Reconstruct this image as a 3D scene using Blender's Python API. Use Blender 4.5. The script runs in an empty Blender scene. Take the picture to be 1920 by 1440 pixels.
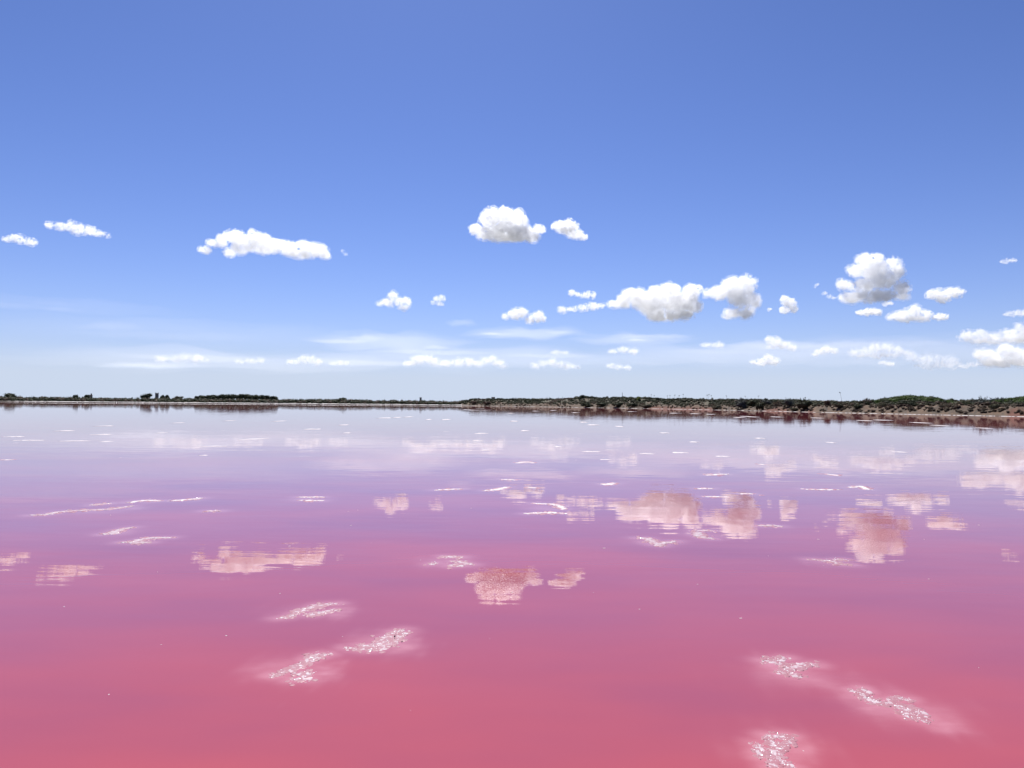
import bpy, bmesh, math, random
import numpy as np
from mathutils import Matrix, Vector, noise as mnoise

# ------------------------------------------------------------------ camera
SC = bpy.context.scene
COL = SC.collection
CAM_H = 1.6                      # eye height above the brine
F = 1495.0                       # focal length in photo pixels (1920 wide)
PITCH = math.radians(1.42)
ROLL = math.radians(0.52)
cd = bpy.data.cameras.new('camera')
cd.sensor_width = 36.0
cd.lens = 36.0 * F / 1920.0
cd.clip_start = 0.05
cd.clip_end = 200000.0
cam = bpy.data.objects.new('camera', cd)
COL.objects.link(cam)
CAM_R = Matrix.Rotation(math.pi / 2 + PITCH, 4, 'X') @ Matrix.Rotation(ROLL, 4, 'Z')
cam.matrix_world = Matrix.Translation((0, 0, CAM_H)) @ CAM_R
SC.camera = cam

# ------------------------------------------------------------------ sky, sun, exposure
SUN_EL = math.radians(54.0)
SUN_AZ = math.radians(-8.0)     # clockwise from the view direction (+Y)
world = bpy.data.worlds.new('World')
SC.world = world
world.use_nodes = True
wn = world.node_tree
wn.nodes.clear()
w_out = wn.nodes.new('ShaderNodeOutputWorld')
w_bg = wn.nodes.new('ShaderNodeBackground')
w_sky = wn.nodes.new('ShaderNodeTexSky')
w_sky.sky_type = 'NISHITA'
w_sky.sun_disc = False
w_sky.sun_elevation = SUN_EL
w_sky.sun_rotation = SUN_AZ
w_sky.altitude = 0.0
w_sky.air_density = 0.7
w_sky.dust_density = 0.4
w_sky.ozone_density = 10.0
w_bg.inputs['Strength'].default_value = 0.066
w_wb = wn.nodes.new('ShaderNodeMix')          # the camera's cool white balance, the same over the whole sky
w_wb.data_type = 'RGBA'
w_wb.blend_type = 'MULTIPLY'
w_wb.inputs['Factor'].default_value = 1.0
w_wb.inputs['B'].default_value = (0.725, 0.745, 0.915, 1.0)
w_gm = wn.nodes.new('ShaderNodeGamma')         # and its contrast
w_gm.inputs['Gamma'].default_value = 1.15
wn.links.new(w_sky.outputs[0], w_gm.inputs['Color'])
wn.links.new(w_gm.outputs[0], w_wb.inputs['A'])
# thin milky haze in the air: the same layer all round, so it thickens evenly towards the horizon
w_geo = wn.nodes.new('ShaderNodeTexCoord')
w_sep = wn.nodes.new('ShaderNodeSeparateXYZ')
wn.links.new(w_geo.outputs['Generated'], w_sep.inputs[0])
def w_math(op, a, b):
    n = wn.nodes.new('ShaderNodeMath'); n.operation = op
    for i, v in ((0, a), (1, b)):
        if isinstance(v, (int, float)): n.inputs[i].default_value = v
        elif v is not None: wn.links.new(v, n.inputs[i])
    return n.outputs[0]
w_opt = w_math('DIVIDE', -0.0165, w_math('POWER', w_math('MAXIMUM', w_sep.outputs['Z'], 0.03), 1.5))
w_fac = w_math('SUBTRACT', 1.0, w_math('EXPONENT', w_opt, None))
w_mix = wn.nodes.new('ShaderNodeMix'); w_mix.data_type = 'RGBA'
wn.links.new(w_fac, w_mix.inputs[0])
wn.links.new(w_wb.outputs[2], w_mix.inputs[6])
w_mix.inputs[7].default_value = (6.1, 6.95, 8.5, 1.0)
wn.links.new(w_mix.outputs[2], w_bg.inputs['Color'])
wn.links.new(w_bg.outputs[0], w_out.inputs['Surface'])

sd = bpy.data.lights.new('sun', 'SUN')
sd.energy = 5.0
sd.angle = math.radians(0.53)
sd.color = (1.0, 0.965, 0.91)
sun = bpy.data.objects.new('sun', sd)
COL.objects.link(sun)
sun_dir = Vector((math.sin(SUN_AZ) * math.cos(SUN_EL), math.cos(SUN_AZ) * math.cos(SUN_EL), math.sin(SUN_EL)))
sun.rotation_euler = sun_dir.to_track_quat('Z', 'Y').to_euler()

SC.view_settings.view_transform = 'Standard'
SC.view_settings.look = 'None'
SC.view_settings.exposure = 0.60
SC.view_settings.gamma = 1.0
SC.view_settings.use_curve_mapping = False

# ------------------------------------------------------------------ helpers
def pix_dir(px, py):
    """unit direction from the eye through a point of the photo (1920 x 1440)"""
    v = CAM_R.to_3x3() @ Vector(((px - 960.0) / F, (720.0 - py) / F, -1.0))
    return v.normalized()

def mesh_obj(name, verts, faces, mat=None, parent=None, smooth=False):
    me = bpy.data.meshes.new(name)
    me.from_pydata([tuple(v) for v in verts], [], [tuple(f) for f in faces])
    if mat: me.materials.append(mat)
    if smooth: me.shade_smooth()
    o = bpy.data.objects.new(name, me)
    COL.objects.link(o)
    if parent: o.parent = parent
    return o

def tag(o, label=None, cat=None, group=None, kind=None):
    if label: o['label'] = label
    if cat: o['category'] = cat
    if group: o['group'] = group
    if kind: o['kind'] = kind
    return o

def ico(sub):
    bm = bmesh.new()
    bmesh.ops.create_icosphere(bm, subdivisions=sub, radius=1.0)
    v = np.array([x.co[:] for x in bm.verts]); f = np.array([[q.index for q in x.verts] for x in bm.faces])
    bm.free()
    return v, f
ICO1, ICO2 = ico(1), ico(2)

def np_mesh(name, V, Fc):
    """fast mesh from vertex array and an (n,3) or (n,4) face array"""
    V = np.asarray(V, dtype=np.float32); Fc = np.asarray(Fc, dtype=np.int32)
    me = bpy.data.meshes.new(name)
    k = Fc.shape[1]
    me.vertices.add(len(V)); me.vertices.foreach_set('co', V.ravel())
    me.loops.add(Fc.size); me.loops.foreach_set('vertex_index', Fc.ravel())
    me.polygons.add(len(Fc))
    me.polygons.foreach_set('loop_start', np.arange(0, Fc.size, k, dtype=np.int32))
    me.update(calc_edges=True)
    return me


# ------------------------------------------------------------------ materials
def new_mat(name):
    m = bpy.data.materials.new(name); m.use_nodes = True
    nt = m.node_tree
    return m, nt, nt.nodes['Principled BSDF'], nt.links

def node(nt, kind, **kw):
    n = nt.nodes.new(kind)
    for k, v in kw.items(): setattr(n, k, v)
    return n

def mix_col(nt, fac, a, b, blend='MIX'):
    """colour mix; fac, a, b are sockets or plain values"""
    n = nt.nodes.new('ShaderNodeMix'); n.data_type = 'RGBA'; n.blend_type = blend
    for i, v in ((0, fac), (6, a), (7, b)):
        if isinstance(v, bpy.types.NodeSocket): nt.links.new(v, n.inputs[i])
        else: n.inputs[i].default_value = v if i == 0 else (tuple(v) + (1.0,))[:4]
    return n.outputs[2]

def noise_fac(nt, scale, vec=None, detail=3.0, lo=0.35, hi=0.65, rough=0.55):
    nz = nt.nodes.new('ShaderNodeTexNoise')
    nz.inputs['Scale'].default_value = scale; nz.inputs['Detail'].default_value = detail
    nz.inputs['Roughness'].default_value = rough
    if vec is not None: nt.links.new(vec, nz.inputs['Vector'])
    mr = nt.nodes.new('ShaderNodeMapRange')
    mr.inputs['From Min'].default_value = lo; mr.inputs['From Max'].default_value = hi
    nt.links.new(nz.outputs[0], mr.inputs['Value'])
    return mr.outputs[0]

def foliage_mat(name, a, b, trans=0.25):
    m, nt, bs, L = new_mat(name)
    a, b = tuple(.82 * q for q in a), tuple(.82 * q for q in b)
    g = nt.nodes.new('ShaderNodeNewGeometry')
    c = mix_col(nt, g.outputs['Random Per Island'], a, b)
    tc = nt.nodes.new('ShaderNodeTexCoord')
    f = noise_fac(nt, 0.35, tc.outputs['Object'])
    c = mix_col(nt, f, c, mix_col(nt, 0.45, c, tuple(0.5 * x for x in a)))
    L.new(c, bs.inputs['Base Color'])
    bs.inputs['Roughness'].default_value = 0.75
    bs.inputs['Specular IOR Level'].default_value = 0.2
    tr = nt.nodes.new('ShaderNodeBsdfTranslucent'); L.new(c, tr.inputs['Color'])
    mx = nt.nodes.new('ShaderNodeMixShader'); mx.inputs[0].default_value = trans
    L.new(bs.outputs[0], mx.inputs[1]); L.new(tr.outputs[0], mx.inputs[2])
    L.new(mx.outputs[0], nt.nodes['Material Output'].inputs['Surface'])
    return m

def plain_mat(name, col, rough=0.85, var=0.3, scale=2.0, spec=0.3):
    m, nt, bs, L = new_mat(name)
    tc = nt.nodes.new('ShaderNodeTexCoord')
    f = noise_fac(nt, scale, tc.outputs['Object'])
    L.new(mix_col(nt, f, tuple(x * (1 - var) for x in col), tuple(min(1, x * (1 + var)) for x in col)), bs.inputs['Base Color'])
    bs.inputs['Roughness'].default_value = rough
    bs.inputs['Specular IOR Level'].default_value = spec
    return m

# ------------------------------------------------------------------ the shoreline, as distance from the eye
def interp(tab, x):
    t = np.array(tab, float)
    return np.interp(x, t[:, 0], t[:, 1])
def horizon_y(x): return 757.1 + 0.00908 * (np.asarray(x, float) - 960.0)
SHORE = [(-900, 470), (-300, 520), (0, 535), (400, 545), (700, 530), (830, 520), (870, 512), (960, 470), (1090, 400),
         (1200, 355), (1340, 300), (1440, 262), (1560, 228), (1750, 197), (1920, 182), (2300, 165), (3000, 140)]
SKY = [(-900, 744), (0, 742.5), (130, 743.5), (200, 745), (340, 745), (530, 747.5), (600, 747), (640, 746.5), (700, 748.5), (800, 749),
       (850, 751), (872, 749.5), (890, 746), (960, 746.5), (1040, 746), (1080, 743.5), (1098, 741.5), (1125, 744.5), (1150, 743),
       (1200, 744), (1240, 746.5), (1290, 746), (1340, 747), (1375, 747.5), (1400, 747.5), (1470, 748.5), (1545, 752), (1580, 752.5), (1620, 752),
       (1650, 749), (1685, 744.5), (1700, 743.5), (1745, 745), (1768, 750.5), (1800, 751.5), (1870, 751.5), (1890, 749), (1920, 746.5),
       (2000, 745), (2300, 750), (3000, 748)]
def azx(x): return np.arctan((np.asarray(x, float) - 960.0) / F)       # azimuth of a photo column
def fbm(x, y, seed=0.0, octs=4):
    return mnoise.fractal(Vector((x, y, seed)), 1.0, 2.0, octs)

def shore_r(x): return interp(SHORE, x)
def bank_h(x):                                                         # height of the low bank behind the water's edge
    return interp([(-900, .75), (830, .75), (880, 1.0), (960, 1.3), (1100, 1.5), (1300, 1.25), (1440, 1.35), (1600, 1.7), (1900, 1.9), (3000, 1.8)], x)
def dune_d(x): return interp([(-900, 70), (850, 60), (900, 45), (1000, 60), (1200, 90), (1400, 120), (1700, 150), (3000, 150)], x)
def dune_h(x):
    r = shore_r(x) + dune_d(x)
    top = (horizon_y(x) - interp(SKY, x)) / F * r + CAM_H
    veg = np.where(np.asarray(x) < 865, 2.6, 1.1)
    return np.maximum(top - veg, 0.9)

def ground_z(x, d):
    """height of the land d metres behind the water's edge in photo column x"""
    if d <= 0: return max(-0.45, 0.12 * d - 0.03)
    b = float(bank_h(x)); dd = float(dune_d(x)); dh = float(dune_h(x))
    r = float(shore_r(x)) + d
    a = float(azx(x)); X, Y = r * math.sin(a), r * math.cos(a)
    if x < 866:                                                        # salt-crusted levee with a dark muddy foot
        if d < 0.5: return 0.42 * d / 0.5
        if d < 15: return 0.42 + 0.24 * (d - 0.5) / 14.5 + 0.04 * fbm(X * .4, Y * .4, 2.0)
        z = 0.66 + (dh - 0.66) * min(1, (d - 15) / (dd - 15))
        return z + 0.12 * fbm(X * .1, Y * .1)
    e = 0.06 * min(1, d / 0.9)
    f = min(1, max(0, (d - 1.2) / 9.0)); f = f * f * (3 - 2 * f)
    z = e + (b - 0.06) * f + (0.75 * fbm(X * .13, Y * .13, 5.0) + 0.45 * fbm(X * .4, Y * .4, 9.0)) * f * (1 if d < dd * .6 else .6)
    g = min(1, max(0, (d - 14) / (dd - 14))); g = g * g * (3 - 2 * g)
    z = z + (dh - b) * g
    if d > dd: z -= min(2.0, (d - dd) * 0.012)
    return max(z, 0.05)

# ------------------------------------------------------------------ ground: one sheet to the horizon, with the lake basin in it
SALT, MUD, RED, SAND, DUNE = (.58, .56, .55), (.045, .036, .032), (.13, .052, .036), (.135, .086, .056), (.07, .066, .042)
def soil(x, d):
    n = fbm(x * .05, d * .15, 3.0); n2 = fbm(x * .23, d * .5, 7.0, 3)
    def mixc(a, b, t): return tuple(p + (q - p) * t for p, q in zip(a, b))
    if x < 866:
        if d < 0.45: return MUD if n2 > -0.45 else SALT
        if d < 15: return SALT if n2 + .5 * fbm(x * .02, d * .3, 8.0) > -0.28 and x > 20 + 60 * n else (.12, .10, .085)
        return DUNE
    edge = x > 1180 + 60 * n2
    if d < 0.95: return SALT if n2 + 0.35 * n > (-0.10 if x > 1550 else (-0.02 if x > 900 else -.4)) else MUD
    red = 0.0
    for a, b in ((1205, 1350), (1425, 1485), (1500, 1530), (1885, 1990)):
        if a < x < b: red = min(1, (x - a) / 10, (b - x) / 10)
    if d < 11:
        c = mixc(SAND, (.07, .055, .042), min(1, max(0, .5 + .6 * n + 1.1 * n2)))
        red *= min(1, max(0, (8 - d) / 3))
        return mixc(c, RED, red * min(1, max(0, 1.1 + n2)))
    if d < 30: return mixc(SAND, (.09, .08, .05), min(1, max(0, .5 + 1.4 * n2)))
    return mixc(DUNE, SAND, min(.8, max(0, 1.6 * n2 - .2)))

def build_ground():
    cols = [(-180 + i * 4) for i in range(0, 35)]
    inview = np.linspace(-260, 2180, 1060)
    az = [math.radians(c) for c in range(-180, -45, 5)] + [float(azx(x)) for x in inview] + [math.radians(c) for c in range(45, 180, 5)]
    ds = [-400, -60, -8, -2, -.6, 0, .25, .5, .8, 1.3, 1.9, 2.6, 3.4, 4.3, 5.3, 6.4, 7.6, 9, 10.5, 12.2, 14, 16.5, 19.5, 23, 27, 32, 38, 45, 53, 62, 72, 83, 95, 108, 120, 132, 145,
          158, 172, 190, 215, 250, 310, 420, 700, 1500, 4000, 12000, 40000, 90000]
    V, Cc = [(0, 0, -.5)], [MUD]
    nA, nD = len(az), len(ds)
    for a in az:
        inv = abs(a) < math.radians(40)
        x = 960 + F * math.tan(a) if abs(a) < math.radians(60) else (3000 if a > 0 else -900)
        if abs(a) < math.radians(46): R = float(shore_r(x))
        else:                                                          # the shore swings round behind the eye
            t = (abs(math.degrees(a)) - 45) / 135.0
            R = (140 if a > 0 else 470) * (1 - t) ** 2.2 + 2.5
        for d in ds:
            if d < 0:
                r = max(R + d, R * (0.05 if d < -300 else (0.5 if d < -20 else 0.9 if d < -3 else .985)))
            else: r = R + d
            z = ground_z(x, d) if d < 1000 else (1.4 if x < 866 else 2.0)
            if d >= 12000: z = 1.5
            V.append((r * math.sin(a), r * math.cos(a), z))
            Cc.append(soil(x, d) if 0 <= d < 400 else (MUD if d < 0 else DUNE))
    Fc = []
    for i in range(nA):
        j = (i + 1) % nA
        p, q = 1 + i * nD, 1 + j * nD
        Fc.append((0, p, q, q))
        for k in range(nD - 1): Fc.append((p + k, p + k + 1, q + k + 1, q + k))
    me = bpy.data.meshes.new('ground')
    me.from_pydata(V, [], [f if f[2] != f[3] else f[:3] for f in Fc])
    at = me.color_attributes.new('soil', 'FLOAT_COLOR', 'POINT')
    at.data.foreach_set('color', np.array([c + (1.0,) for c in Cc], np.float32).ravel())
    me.shade_smooth()
    m, nt, bs, L = new_mat('soil_and_salt')
    ca = node(nt, 'ShaderNodeVertexColor', layer_name='soil')
    tc = nt.nodes.new('ShaderNodeTexCoord')
    f = noise_fac(nt, 1.3, tc.outputs['Object'], 5)
    c = mix_col(nt, f, mix_col(nt, 1.0, ca.outputs[0], (.72, .70, .68), 'MULTIPLY'), ca.outputs[0])
    L.new(c, bs.inputs['Base Color']); bs.inputs['Roughness'].default_value = .9
    bs.inputs['Specular IOR Level'].default_value = .2
    me.materials.append(m)
    o = bpy.data.objects.new('ground', me); COL.objects.link(o)
    tag(o, 'low shore of salt, red earth and sand with dunes behind the pink lake', kind='structure')
    me.validate()
build_ground()

# ------------------------------------------------------------------ salt banks: ridges traced on the water plane
def on_water(px, py):
    d = pix_dir(px, py)
    t = -CAM_H / d.z
    return (d.x * t, d.y * t)
# name suffix-free table: label, ridges (polylines of photo points), halo ellipses (x, y, rx, ry) of shallow water over salt
SALTS = [
 ('near white salt streak split into two prongs, uppermost of three left of centre',
  [[(525,1159),(538,1157),(557,1149),(582,1140),(598,1134),(631,1132)], [(573,1152),(590,1153),(607,1147),(631,1143)]], [(575,1147,62,15),(640,1148,28,13)]),
 ('near white salt bar with a dark speck, rightmost of three left of centre',
  [[(650,1215),(665,1216),(686,1218),(711,1217),(732,1208),(744,1200),(761,1185)], [(696,1208),(707,1207),(719,1198),(740,1185),(757,1181)], [(672,1210),(700,1212),(728,1200)]], [(710,1203,62,20),(755,1216,42,18)]),
 ('near white salt streak with a crystal cluster under it, lowest of three left',
  [[(509,1265),(519,1267),(532,1259),(548,1255),(565,1247),(584,1239),(598,1232),(615,1226)], [(572,1238),(586,1231),(600,1226)], [(548,1274),(565,1271),(584,1273)], [(557,1262),(570,1265),(582,1263)]], [(545,1253,68,24),(608,1262,34,26)]),
 ('near white salt bank of three joined tongues, upper left of the three at lower right',
  [[(1431,1240),(1449,1239),(1475,1234)], [(1460,1261),(1481,1262),(1501,1269)], [(1478,1257),(1490,1250),(1507,1246),(1530,1247)], [(1452,1240),(1466,1247),(1478,1257)]], [(1500,1268,85,26),(1450,1245,45,18)]),
 ('near white salt bank running diagonally down to the right, rightmost of all near banks',
  [[(1598,1295),(1611,1300),(1626,1309),(1647,1318),(1668,1320),(1697,1328),(1718,1346),(1738,1354)], [(1668,1314),(1676,1309),(1705,1312)], [(1616,1291),(1629,1299)], [(1697,1328),(1723,1335),(1736,1348)], [(1690,1336),(1705,1345)]], [(1690,1332,95,38),(1620,1312,50,30),(1760,1360,45,20)]),
 ('nearest white salt bank, hook shaped and cut by the bottom edge of the picture',
  [[(1440,1381),(1470,1380),(1483,1383),(1475,1395),(1457,1408),(1455,1421),(1470,1432),(1486,1440),(1492,1450)], [(1421,1396),(1428,1419)], [(1444,1388),(1452,1400)], [(1450,1425),(1448,1440)]], [(1455,1410,80,42),(1500,1400,45,25)]),
 ('long thin pale salt line rising to the right on the left side of the lake',
  [[(60,966),(86,965),(109,960),(146,957),(187,956),(219,953),(247,949)], [(172,947),(206,944)]], [(150,959,90,5),(255,953,30,4)]),
 ('pale salt streak right of the long thin line, left side of the lake',
  [[(240,942),(276,938),(300,939)]], [(275,940,40,4)]),
 ('short salt streak at the right end of the long line, left side of the lake',
  [[(323,939),(349,937),(378,934)]], [(345,938,40,4)]),
 ('small tick shaped salt bank below the long line, left side of the lake',
  [[(193,1002),(213,998),(224,993),(247,989)], [(205,1001),(218,1000)]], [(222,998,44,8)]),
 ('small flat salt bank just below the tick shaped one, left side of the lake',
  [[(229,1017),(250,1016),(276,1009),(320,1008)], [(247,1018),(279,1017)]], [(268,1013,50,8)]),
 ('tiny lone salt patch right of the long line, left side of the lake', [[(387,958),(412,958)]], [(398,958,22,3)]),
 ('small double salt streak on purple water left of centre', [[(562,932),(603,932)], [(566,938),(603,939)]], [(582,936,45,6)]),
 ('small sparkling salt bank left of the reflection of the dome cloud', [[(835,1044),(866,1045)], [(848,1052),(866,1054),(882,1058)], [(842,1061),(869,1060)], [(808,1058),(818,1056)]], [(818,1056,48,11)]),
 ('salt streak farthest out of the bright ones at centre', [[(972,868),(985,866),(1000,868)]], [(986,868,24,2.5)]),
 ('short salt dash above a cloud reflection at centre', [[(945,899),(967,900)]], [(956,900,18,2.5)]),
 ('thin salt streak left of the pair at centre', [[(818,919),(837,918),(862,917)]], [(840,918,32,3)]),
 ('salt streak rising to the right at centre, above a cloud reflection', [[(911,920),(930,918),(953,913)]], [(930,918,30,4)]),
 ('tiny salt dash inside a small cloud reflection at centre', [[(990,914),(1006,915)]], [(998,915,12,2)]),
 ('bent salt bank like an arrowhead pointing right, right of centre', [[(1001,944),(1043,946),(1059,955)], [(988,963),(1032,961),(1061,963)]], [(1030,955,48,9)]),
 ('short thick salt dash above the largest cloud reflection', [[(1129,908),(1154,906)], [(1135,909),(1150,908)]], [(1142,908,28,3)]),
 ('bird shaped salt bank with two wings below the largest cloud reflection', [[(1196,1009),(1212,1009),(1223,1015),(1235,1021),(1242,1019),(1265,1015)], [(1228,1022),(1240,1023)]], [(1225,1018,52,8)]),
 ('salt bank of two short prongs between two cloud reflections on the right', [[(1306,995),(1333,995)], [(1304,1002),(1321,1008),(1335,1010)], [(1306,998),(1312,1003)]], [(1322,1003,42,9)]),
 ('short salt streak right of the two pronged bank', [[(1425,986),(1437,985),(1462,987)]], [(1443,987,26,3)]),
 ('thin pale salt streak far out right of centre', [[(1323,891),(1362,889)]], [(1342,890,26,2.5)]),
 ('pale salt dash left of the round cloud reflection on the right', [[(1308,916),(1335,916)]], [(1322,916,18,2.5)]),
 ('salt streak at the top of the round cloud reflection on the right', [[(1390,926),(1410,926)]], [(1400,927,18,3)]),
 ('thin salt streak just left of the round cloud reflection on the right', [[(1323,931),(1362,932)]], [(1342,932,26,3)]),
 ('salt streak under the tall cloud reflection at right', [[(1521,1049),(1556,1052),(1576,1058),(1595,1059)], [(1565,1050),(1583,1049)]], [(1560,1055,48,9)]),
 ('long thin salt streak above the tall cloud reflection at right', [[(1508,917),(1526,918),(1569,918)]], [(1540,918,36,3)]),
 ('pale bent salt streak directly above the tall cloud reflection at right', [[(1595,914),(1615,912),(1627,918)]], [(1612,915,26,3)]),
 ('small salt dash far out on the right side', [[(1551,889),(1572,892)]], [(1560,891,18,2.5)]),
 ('faint salt dash farthest out on the right side', [[(1677,847),(1695,848)]], [(1686,848,14,2)]),
 ('bright thin salt line far out left of centre', [[(453,825),(480,823),(500,822)]], [(478,824,28,2)]),
 ('bright salt streak lying in front of the dark point of the right shore', [[(869,768),(890,769.2),(915,769)], [(893,766.5),(908,766.5)]], [(890,768.5,24,1)]),
]
FARSALT = [(172,815,208),(116,827,164),(25,826,78),(0,862.5,22),(375,837,422),(106,808,133),(184,799,206),(192,828,208),(10,819,42),(377,854,388),(577,805,585),(593,805,597),
           (712,784,730),(833,787,842),(892,813,912),(889,826,901),(978,808,992),(905,844,917),(740,783,748),(762,782,770),(800,787,806),(1092,792,1098),(1105,797,1121),(1043,838,1050),
           (1095,847,1122),(1180,772,1192),(1258,775,1276),(1297,776,1312),(1330,777,1338),(1395,781,1404),(1410,782,1420),(1452,782,1464),(1530,784,1538),(1385,783,1390),(1725,793,1732),
           (1620,789,1630),(1650,788,1668),(1760,798,1768),(1845,803,1852),(1035,770,1042),(1075,774,1084),(1001,771,1010),(955,775,962),(960,790,968),(1160,800,1166),(1240,812,1252),(1296,829,1310),
           (1202,851,1224),(1262,849,1288),(1345,856,1364),(1425,871,1432),(1130,862,1138),(640,797,650),(520,790,526),(428,789,434),(330,793,340),(300,812,306),(648,812,655),(1420,822,1432),(1555,830,1562)]

def far_pts(f): return [(f[0], f[1]), ((f[0] + f[2]) / 2, f[1] - 0.4), (f[2], f[1] - 0.2)]

# ------------------------------------------------------------------ water: the brine, a calm sheet with the depth of salt below it as an attribute
def build_water():
    az = np.concatenate([np.radians(np.arange(-178, -48, 6.0)), np.radians(np.linspace(-48, 48, 520)), np.radians(np.arange(52, 180, 6.0))])
    rs = np.concatenate([[0.3, 1.0, 2.0], np.geomspace(2.6, 32, 430), np.geomspace(33, 640, 60)])
    A, R = np.meshgrid(az, rs, indexing='ij')
    X, Y = R * np.sin(A), R * np.cos(A)
    sh = np.zeros_like(X)
    rng = random.Random(5)
    def warp(x, y, k):
        return (0.22 * np.sin(x * 9.1 / k + y * 2.3 / k + 1.0) + 0.18 * np.sin(x * 17.3 / k - y * 5.1 / k + 2.2) + 0.12 * np.sin(y * 7.7 / k + x * 3.0 / k))
    for lab, ridges, halos in SALTS:
        for (hx, hy, rx, ry) in halos:
            cx, cy = on_water(hx, hy)
            ax = abs(on_water(hx + rx, hy)[0] - cx)
            y_far, y_near = on_water(hx, hy - ry)[1], on_water(hx, hy + ry)[1]
            if cy > 34: continue
            ay = np.where(Y > cy, max(y_far - cy, .02), max(cy - y_near, .02))
            q = ((X - cx) / (1.25 * ax)) ** 2 + ((Y - cy) / (1.25 * ay)) ** 2
            k = ax
            wv = warp(X, Y, 5 * k) + 0.8 * warp(X + .7 * k, Y * .6, 1.9 * k)
            v = np.exp(-2.6 * q * (1 + 0.8 * wv)) * (0.72 + 0.55 * warp(X * .5, Y * 2.2, 2.6 * k))
            sh = 1 - (1 - sh) * (1 - np.clip(v, 0, 1) * 0.58 * (1 if hy > 1100 else 0.85))
        for rd in ridges:                                                # close to the ridges the crust is almost awash
            P = [on_water(*p) for p in rd]
            w = 0.030 * (P[0][1] / 4.8) ** 0.8 + .02
            for (p, q2) in zip(P[:-1], P[1:]):
                if p[1] > 34: continue
                dx, dy = q2[0] - p[0], q2[1] - p[1]; l2 = dx * dx + dy * dy + 1e-9
                t = np.clip(((X - p[0]) * dx + (Y - p[1]) * dy) / l2, 0, 1)
                dd = np.hypot(X - p[0] - t * dx, (Y - p[1] - t * dy))
                sh = np.maximum(sh, 0.50 * np.exp(-(dd / (1.8 * w)) ** 2))
    nA, nR = X.shape
    V = np.stack([X.ravel(), Y.ravel(), np.zeros(X.size)], 1)
    V = np.concatenate([V, [[0, 0, 0]]])
    i, j = np.meshgrid(np.arange(nA), np.arange(nR - 1), indexing='ij')
    i2 = (i + 1) % nA
    Fq = np.stack([i * nR + j, i * nR + j + 1, i2 * nR + j + 1, i2 * nR + j], -1).reshape(-1, 4)[:, ::-1]
    me = np_mesh('water', V, Fq)
    at = me.attributes.new('shoal', 'FLOAT', 'POINT')
    at.data.foreach_set('value', np.concatenate([sh.ravel(), [0]]).astype(np.float32))
    m, nt, bs, L = new_mat('pink_brine')
    tc = nt.nodes.new('ShaderNodeTexCoord')
    mp = nt.nodes.new('ShaderNodeMapping'); mp.inputs['Scale'].default_value = (0.30, 0.65, 1)
    L.new(tc.outputs['Object'], mp.inputs['Vector'])
    f = noise_fac(nt, 1.0, mp.outputs[0], 3, 0.32, 0.68)
    mp2 = nt.nodes.new('ShaderNodeMapping'); mp2.inputs['Scale'].default_value = (0.05, 0.25, 1); mp2.inputs['Location'].default_value = (3.1, 7.7, 0)
    L.new(tc.outputs['Object'], mp2.inputs['Vector'])
    f2 = noise_fac(nt, 1.0, mp2.outputs[0], 2, 0.3, 0.7)
    c = mix_col(nt, f, BRINE_A, BRINE_B)
    c = mix_col(nt, f2, c, mix_col(nt, 0.55, c, BRINE_C))
    a = node(nt, 'ShaderNodeAttribute', attribute_name='shoal')
    mp3 = nt.nodes.new('ShaderNodeMapping'); mp3.inputs['Scale'].default_value = (5.0, 8.0, 1)
    L.new(tc.outputs['Object'], mp3.inputs['Vector'])
    f3 = noise_fac(nt, 1.0, mp3.outputs[0], 5, 0.25, 0.70, .65)
    am = nt.nodes.new('ShaderNodeMath'); am.operation = 'MULTIPLY_ADD'; am.inputs[1].default_value = .75; am.inputs[2].default_value = .62
    L.new(f3, am.inputs[0])
    am2 = nt.nodes.new('ShaderNodeMath'); am2.operation = 'MULTIPLY'; am2.use_clamp = True
    L.new(am.outputs[0], am2.inputs[0]); L.new(a.outputs['Fac'], am2.inputs[1])
    c = mix_col(nt, am2.outputs[0], c, (0.52, 0.24, 0.27))
    L.new(c, bs.inputs['Base Color'])
    bs.inputs['IOR'].default_value = 1.34
    bs.inputs['Roughness'].default_value = 0.012
    # small ripples: slopes of a few milliradians, longer across the view than along it
    def ripple(sx, sy, off):
        mq = nt.nodes.new('ShaderNodeMapping'); mq.inputs['Scale'].default_value = (sx, sy, 1); mq.inputs['Location'].default_value = off
        mq.inputs['Rotation'].default_value = (0, 0, 0.12)
        L.new(tc.outputs['Object'], mq.inputs['Vector'])
        nz = nt.nodes.new('ShaderNodeTexNoise'); nz.inputs['Scale'].default_value = 1.0; nz.inputs['Detail'].default_value = 1.5
        L.new(mq.outputs[0], nz.inputs['Vector'])
        v = nt.nodes.new('ShaderNodeVectorMath'); v.operation = 'SUBTRACT'; v.inputs[1].default_value = (.5, .5, .5)
        L.new(nz.outputs['Color'], v.inputs[0])
        return v.outputs[0]
    def scale(v, s):
        n = nt.nodes.new('ShaderNodeVectorMath'); n.operation = 'MULTIPLY'; n.inputs[1].default_value = s; L.new(v, n.inputs[0]); return n.outputs[0]
    def add(u, v):
        n = nt.nodes.new('ShaderNodeVectorMath'); n.operation = 'ADD'; L.new(u, n.inputs[0])
        if isinstance(v, tuple): n.inputs[1].default_value = v
        else: L.new(v, n.inputs[1])
        return n.outputs[0]
    r1 = scale(ripple(1.1, 7.0, (1, 2, 0)), (0.004, RIP, 0))
    r2 = scale(ripple(0.16, 0.9, (5, 1, 0)), (0.0015, RIP * 0.55, 0))
    r3 = scale(ripple(3.0, 19.0, (9, 4, 0)), (0.003, RIP * 0.7, 0))
    nv = nt.nodes.new('ShaderNodeVectorMath'); nv.operation = 'NORMALIZE'
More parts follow.
